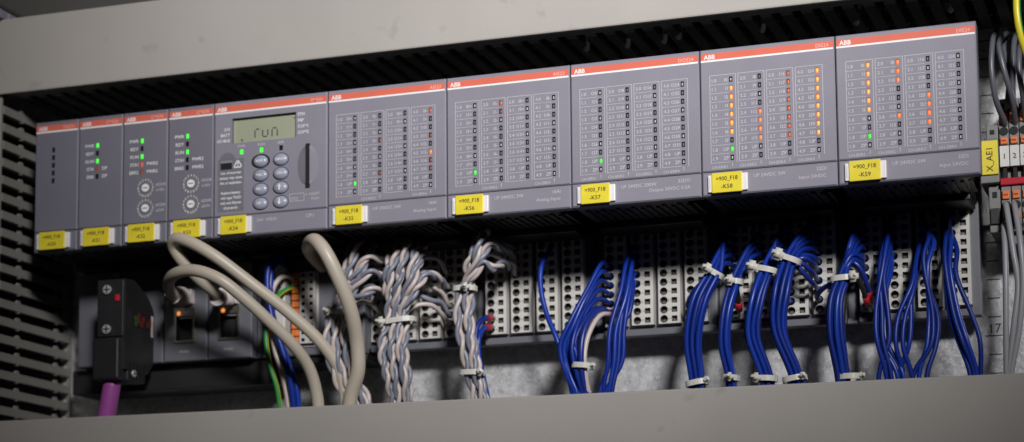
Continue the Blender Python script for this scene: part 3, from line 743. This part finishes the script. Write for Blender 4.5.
wire('control_wire', 'dark blue wire with a red collar at the foot of the rightmost unit', 'wire', None,
     [at(871, 300, 55), at(867, 285, 47), at(860, 268, 42), at(852, 262, 41), at(846, 280, 43), at(843, 330, 44), at(848, 380, 46), at(849, 430, 48)], 1.3, BLUED, 10, 2.4, end=FERRULE)
wire('control_wire', 'black wire with a red collar behind the thinnest tied bundle', 'wire', None,
     [at(739, 309, 56), at(738, 298, 48), at(735, 285, 42), at(730, 295, 40), at(727, 330, 41), at(733, 378, 44), at(735, 430, 46)], 1.4, BLACKP, 10, 2.4, end=FERRULE)
fan('blue wire in the loose strands right of the rightmost tied bundle', G+'strands just right of the last tie', [
    (hole(4, 1, r), [(u0, v0, 48), (u0-4-.5*i, v0+24, 42), (u1, 312, 38+i), (u1+1, 340, 37+i), (u2, 374, 40), (u2+2, 430, 44)])
    for i, (r, u0, v0, u1, u2) in enumerate(((0, 888, 236, 876, 886), (1, 884, 246, 882, 891), (2, 889, 254, 888, 879), (3, 889, 264, 878, 897), (4, 891, 272, 885, 903)))])
fan('blue wire in the crossing strands over the second strip from the right', G+'crossing strands', [
    (hole(4, 2, r), [(u0, v0, 47), (u0-4-.5*i, v0+22, 41), (u1, 318, 38+i), (u1-2, 345, 37+i), (u2, 376, 41), (u2+2, 430, 44)])
    for i, (r, u0, v0, u1, u2) in enumerate(((3, 916, 262, 898, 904), (4, 917, 272, 905, 912), (5, 916, 278, 911, 899), (0, 929, 236, 933, 913), (1, 934, 242, 929, 919), (2, 931, 250, 938, 927)))])
fan('blue wire in the strands over the rightmost strip', G+'rightmost strands', [
    (hole(4, 3, r), [(u0, v0, 47), (u0-1, v0+24, 41), (u1, 315, 38+i), (u1+8, 340, 37+i), (u2, 374, 41), (u2+1, 430, 44)])
    for i, (r, u0, v0, u1, u2) in enumerate(((0, 946, 236, 954, 974), (1, 951, 243, 959, 977), (2, 957, 250, 972, 981), (3, 947, 256, 950, 970)))])
# blue wires with red ends by the right twisted strand
for lb, P in (('blue wire with a red collar in an otherwise empty strip, upper of the pair', [(491, 318, 57), (483, 319, 46), (477, 327, 42), (476, 345, 41), (481, 375, 43), (484, 400, 45), (485, 430, 46)]),
              ('blue wire with a red collar in an otherwise empty strip, lower of the pair', [(490, 327, 57), (483, 329, 47), (479, 337, 43), (479, 355, 42), (484, 380, 44), (488, 400, 45), (489, 430, 46)])):
    wire('control_wire', lb, 'wire', None, uvpath(P), 1.4, BLUEW, 10, 2.4, end=FERRULE)

# blue, white and green-yellow supply wires under the controller
wire('control_wire', 'upper blue supply wire bending down left of the orange terminals', 'wire', 'blue supply wires', uvpath([(285, 262, 52), (280, 254, 42), (273, 257, 36), (268, 270, 33), (268, 295, 32), (274, 325, 32), (284, 355, 34), (291, 385, 37), (294, 410, 40), (295, 440, 42)]), 1.7, BLUEW, 10)
wire('control_wire', 'lower blue supply wire bending down left of the orange terminals', 'wire', 'blue supply wires', uvpath([(287, 270, 52), (281, 262, 44), (273, 266, 39), (270.5, 282, 37), (271, 305, 36), (278, 335, 36), (288, 362, 38), (297, 390, 40), (299, 412, 42), (300, 440, 42)]), 1.7, BLUEW, 10)
wire('control_wire', 'dark thin wire hanging behind the blue supply wires', 'wire', None, uvpath([(284, 285, 52), (276, 290, 44), (273, 310, 41), (277, 340, 41), (286, 375, 43), (289, 410, 45), (290, 440, 46)]), 1.3, BLACKP, 10)
wire('control_wire', 'white supply wire curving out beside the blue supply wires', 'wire', None, uvpath([(295, 281, 54), (288, 276, 46), (279, 279, 40), (272, 292, 38), (270, 312, 38), (274, 345, 39), (285, 385, 41), (289, 412, 43), (290, 440, 44)]), 1.5, WHITEW, 10)
wire('control_wire', 'green and yellow earth wire hanging left of the blue supply wires', 'wire', None, uvpath([(296, 287, 53), (287, 289, 46), (276, 298, 38), (268, 315, 34), (266, 340, 33), (270, 365, 34), (277, 388, 36), (280, 412, 38), (281, 440, 40)]), 1.35, GNYE, 12, uv=True)

# ------------------------------------------------------------------ twisted grey and white pairs
def twisted(label, group, pts, lay=17, r=1.4, phase=0, rev=False):
    P = smooth(pts, 1.1); t = thing('twisted_wire_pair', label, 'wire pair', tuple(P[len(P)//2]), group)
    ref = Vector((0, -1, 0)); A, B = [], []; L = 0; tg = (P[1]-P[0]).normalized()
    if abs(tg.y) > .9: ref = Vector((1, 0, 0))
    nrm = (ref-tg*ref.dot(tg)).normalized(); prev = P[0]
    for i, p in enumerate(P):
        tg = (P[min(i+1, len(P)-1)]-P[max(i-1, 0)]).normalized(); nrm = (nrm-tg*nrm.dot(tg)).normalized(); bn = tg.cross(nrm)
        L += (p-prev).length; prev = p; a = phase+2*math.pi*L/lay; o_ = (nrm*math.cos(a)+bn*math.sin(a))*r
        A.append(p+o_); B.append(p-o_)
    for q, m, lb in ((A, GREYW, 'blue grey conductor'), (B, WHITEW, 'off white conductor')):
        c = MB(); c.tube(q, r*.98, m, 8); o = c.build('conductor', t); o['label'] = lb
def tw_bundle(label, group, starts, ways, r=1.26, sep=4.7):
    n = len(starts); off = pack(n, sep)
    for i, st in enumerate(starts):
        ox, oy = off[i]; P = uvpath(st)
        for q, w in enumerate(ways):
            c = at(*w[:3]); s = w[3]; P.append(c+Vector((ox*s+random.uniform(-.5, .5), oy*s+random.uniform(-.5, .5), 0)))
        l = P[-1]; P.append(Vector((l.x, 42+oy*.6, -192)))
        twisted(label, group, P, lay=random.uniform(17, 26), r=r, phase=random.uniform(0, 6.28))
T = 'twisted grey and white pairs of the '
tw_bundle('twisted grey and white wire pair in the leftmost tied twisted bundle', T+'leftmost bundle',
          [[(362, 236, 52), (358, 246, 28), (350, 268, 26), (344, 290, 28)], [(394, 268, 58), (384, 261, 36), (369, 257, 27), (355, 274, 27)], [(392, 286, 58), (383, 277, 36), (371, 272, 27), (355, 288, 28)],
           [(390, 300, 58), (381, 290, 38), (369, 291, 30), (353, 300, 31)], [(376, 240, 56), (372, 250, 32), (362, 270, 27), (352, 290, 30)], [(352, 240, 56), (348, 262, 32), (341, 285, 30)]],
          [(340, 313, 33, .85), (338, 345, 31, 1.1), (346, 378, 33, 1.1), (358, 404, 37, 1.0)])
tie('cream cable tie around the leftmost twisted bundle, behind the thick cable', at(339, 313, 33), 7.6, 5.6, .10, (-.4, -1), .95)
tw_bundle('twisted grey and white wire pair in the widest twisted bundle, in the middle', T+'middle bundle',
          [[(402, 236, 54), (398, 250, 29), (391, 272, 25), (389, 298, 27)], [(408, 236, 54), (407, 247, 28), (401, 270, 24), (397, 298, 27)], [(418, 242, 56), (415, 252, 29), (410, 274, 24), (404, 300, 27)],
           [(424, 248, 58), (421, 256, 36), (417, 268, 27), (412, 285, 25), (405, 304, 28)], [(446, 288, 59), (438, 278, 42), (428, 274, 33), (416, 290, 28)], [(404, 238, 56), (402, 256, 31), (399, 280, 23), (395, 304, 27)],
           [(393, 240, 56), (389, 262, 30), (386, 288, 29)], [(425, 240, 58), (421, 258, 33), (411, 284, 27)]],
          [(397, 322, 32, .82), (394, 348, 30, 1.1), (398, 376, 32, 1.05), (402, 404, 37, .9)])
tie('cream cable tie around the widest twisted bundle, its head at the left', at(397, 322, 32), 10.2, 6.2, -.10, (-.55, -1), 1.05)
tw_bundle('twisted grey and white wire pair in the tall twisted bundle tied twice', T+'tall bundle',
          [[(489, 232, 50), (483, 235, 26), (477, 252, 22), (472, 270, 26)], [(514, 258, 60), (503, 249, 40), (491, 244, 28), (481, 258, 25)], [(512, 268, 60), (502, 264, 40), (493, 268, 30), (484, 262, 26), (474, 276, 28)], [(478, 232, 54), (474, 250, 28), (467, 268, 27)]],
          [(465, 289, 31, .85), (464, 320, 30, 1.05), (469, 350, 31, 1.0), (473, 374, 34, .85), (480, 400, 38, .9)])
tie('cream cable tie high on the tall twisted bundle', at(465, 289, 31), 5.8, 4.8, .02, (.35, -1), .95)
tie('cream cable tie low on the tall twisted bundle', at(472, 373, 34), 6.0, 4.8, .03, (.8, -.7), .95)
# loose single conductors from the twisted strands into their strips
loose = [((0, 3, 6), WHITEW, [(443, 294, 54), (433, 287, 47), (420, 284, 42), (410, 292, 38)]), ((0, 3, 7), GREYW, [(442, 303, 54), (431, 300, 46), (418, 296, 42), (408, 304, 38)]),
         ((0, 3, 8), WHITEW, [(441, 313, 54), (431, 305, 46), (418, 305, 42), (406, 312, 38)]), ((0, 3, 2), WHITEW, [(446, 272, 54), (438, 259, 46), (424, 258, 42), (411, 270, 38)]),
         ((0, 3, 4), GREYW, [(443, 283, 54), (436, 276, 46), (424, 272, 42), (411, 281, 38)]), ((0, 1, 3), WHITEW, [(392, 275, 54), (381, 268, 46), (368, 272, 40), (356, 286, 36)]),
         ((0, 0, 5), GREYW, [(379, 293, 54), (372, 286, 46), (362, 290, 40), (351, 299, 37)]), ((0, 0, 7), WHITEW, [(378, 312, 54), (369, 303, 46), (361, 302, 40), (349, 306, 37)]),
         ((0, 0, 2), WHITEW, [(378, 267, 54), (370, 258, 46), (358, 261, 40), (350, 276, 37)]), ((1, 1, 2), WHITEW, [(513, 257, 54), (500, 249, 44), (488, 246, 38), (478, 256, 34)]),
         ((1, 1, 3), WHITEW, [(514, 264, 54), (502, 259, 44), (489, 254, 38), (478, 264, 34)]), ((1, 1, 0), GREYW, [(513, 247, 54), (500, 241, 44), (488, 241, 38), (480, 250, 34)]),
         ((0, 1, 1), GREYW, [(397, 262, 54), (385, 258, 46), (371, 262, 41), (358, 280, 37)]), ((0, 2, 4), WHITEW, [(422, 277, 54), (414, 267, 46), (404, 270, 41), (398, 290, 37)])]
names = {0: 'grey', 1: 'white'}
for h, m, L in loose:
    side = 'tall twisted bundle' if h[0] == 1 else 'leftmost twisted bundle' if L[-1][0] < 380 else 'middle twisted bundle'
    c = 'off white' if m is WHITEW else 'blue grey'
    wire('control_wire', f'{c} single wire arching from the {side} into a terminal hole', 'wire', f'{c} single wires of the {side}', [hole(*h)+Vector((0, 3.5, 0)), hole(*h)+Vector((0, -2.5, .3))]+uvpath(L), 1.3, m, 8, 2)

# ------------------------------------------------------------------ terminal blocks at the right
t = thing('end_bracket', 'grey end bracket carrying the yellow tag lettered X_AE1', 'end bracket', (516, 60, -60))
b = MB(); b.box(511.3, 520.4, 52, 85.7, -67.6, -45.4, BLOCK, .5); b.box(514.6, 520.3, 56, 85.7, -92, -67.8, BLOCK, .5); b.box(514.6, 520.3, 54, 85.7, -45.2, -37.5, BLOCK, .5)
b.box(516.4, 518.6, 53.7, 54.2, -42.6, -40.4, DARK); b.box(516.4, 518.6, 55.7, 56.2, -74.5, -71.5, DARK); b.box(515.2, 519.8, 54.6, 56.1, -88, -80, BLACKP, .3); b.build('body', t)
b = MB(); b.box(511.4, 520.2, 50.8, 52.6, -63.6, -46.4, TAGY, .25); b.text('X_AE1', 517.6, 50.74, -62.2, 4.4, INK, rot=math.pi/2, bold=.01); b.build('yellow_tag', t)
for k in range(5):
    x0 = 520.8+4.9*k; x1 = x0+4.7; xc = (x0+x1)/2
    t = thing('terminal_block', ('thin grey terminal block with orange levers and white marker 1' if k == 0 else 'thin grey terminal block with orange levers and white marker 2' if k == 1 else 'terminal block with orange levers cut off by the right picture edge'), 'terminal block', (xc, 70, -60), 'terminal blocks on the right rail')
    b = MB(); b.box(x0, x1, 58, 85.7, -98, -24, BLOCK, .3); b.box(x0+.1, x1-.1, 54, 58.2, -48.6, -31, BLOCK, .3); b.box(x0+.1, x1-.1, 54, 58.2, -92.5, -69.4, BLOCK, .3)
    b.build('body', t)
    for zz, hh in ((-34.8, 2.4), (-46.6, 1.7), (-74.0, 2.1), (-84.2, 1.8)):
        q = MB(); q.box(x0+.7, x1-.7, 52.6, 58, zz-hh, zz+hh, ORANGE, .35); q.box(x0+1.3, x1-1.3, 52.4, 52.7, zz-.35, zz+.35, FERRULE); q.build('orange_lever', t)
    for zz in (-41.6, -79.1, -89.4, -29.5):
        q = MB(); q.cyl((xc, 53.6, zz), (xc, 58.1, zz), 2.15, DARK, 16); q.build('wire_entry', t)
    q = MB(); q.box(x0+.1, x1-.1, 52.6, 56, -59.8, -49.2, MARK, .25); q.text(str(k+1), xc, 52.56, -55.8, 3.6, INK, 'C', bold=.02); q.build('marker', t)
b = MB(); b.box(520.7, 546, 52.2, 58.4, -69.2, -65.6, REDP, .5)
for k in range(5): b.box(522.2+4.9*k, 524.0+4.9*k, 54, 58, -65.5, -60, DARK)
tag(b.build('jumper_bar', origin=(534, 56, -67)), 'red jumper bar plugged across the terminal blocks under their white markers', 'jumper')
W = 'grey wires of the terminal blocks'
for k, L in enumerate(([(997, 30, 60), (992.5, 42, 42), (991.5, 70, 38), (996, 100, 42), (1004, 121, 52), (1006, 130, 58)], [(1012, 30, 60), (1003, 36, 44), (999, 45, 38), (1004, 70, 36), (1012, 98, 42), (1016, 130, 58)],
                       [(1006, 34, 64), (1003.5, 50, 52), (1009, 75, 46), (1008, 98, 46), (1006, 112, 56)], [(1018, 28, 60), (1014, 44, 44), (1013, 70, 40), (1013, 96, 44), (1015, 112, 56)],
                       [(1026, 36, 60), (1020, 48, 44), (1019, 70, 40), (1023, 96, 44), (1025, 128, 58)])):
    wire('connection_wire', 'grey wire arching from above into the tops of the numbered terminal blocks', 'wire', W+' from above', uvpath(L), 1.45, GREYT, 10, 2.4)
for k, L in enumerate(([(1005, 203, 58), (1006.5, 208, 48), (1013, 250, 42), (1018, 285, 42), (1014, 325, 42), (1009, 372, 44), (1008, 420, 46)], [(1003.5, 224, 58), (1004, 229, 48), (1005.5, 260, 43), (1006, 310, 42), (1006.5, 372, 44), (1007, 420, 46)],
                       [(1013.5, 202, 58), (1015, 208, 49), (1020, 240, 42), (1023, 280, 41), (1019, 330, 42), (1011, 376, 44), (1010, 420, 46)])):
    wire('connection_wire', 'grey wire hanging from the undersides of the numbered terminal blocks', 'wire', W+' hanging down', uvpath(L), 1.5, GREYR, 10, 2.4)
wire('connection_wire', 'green and yellow earth wire in the top right corner', 'wire', None, uvpath([(1019, -30, 20), (1017, -8, 20), (1017, 12, 19), (1020, 32, 20), (1027, 55, 24), (1038, 80, 32)]), 1.9, GNYE, 14, 2.4, uv=True)

# ------------------------------------------------------------------ light
w = bpy.data.worlds.new('World'); scn.world = w; w.use_nodes = True
bg = w.node_tree.nodes['Background']; bg.inputs['Color'].default_value = (.80, .86, 1, 1); bg.inputs['Strength'].default_value = .005
def lamp(kind, loc, aim, power, **kw):
    l = bpy.data.lights.new('lamp', kind); l.energy = power
    for k, v in kw.items(): setattr(l, k, v)
    o = bpy.data.objects.new('lamp', l); COL.objects.link(o); o.location = Vector(loc)*S
    o.rotation_euler = (Vector(aim)-Vector(loc)).to_track_quat('-Z', 'Y').to_euler(); return o
lamp('SPOT', (1150, -1520, 580), (335, 0, 98), 228, spot_size=math.radians(24), spot_blend=1.0, shadow_soft_size=.15, color=(1, .975, .97))
scn.view_settings.view_transform = 'Standard'; scn.view_settings.look = 'None'; scn.view_settings.exposure = 0; scn.view_settings.gamma = 1
scn.render.engine = 'CYCLES'
scn.cycles.use_denoising = True
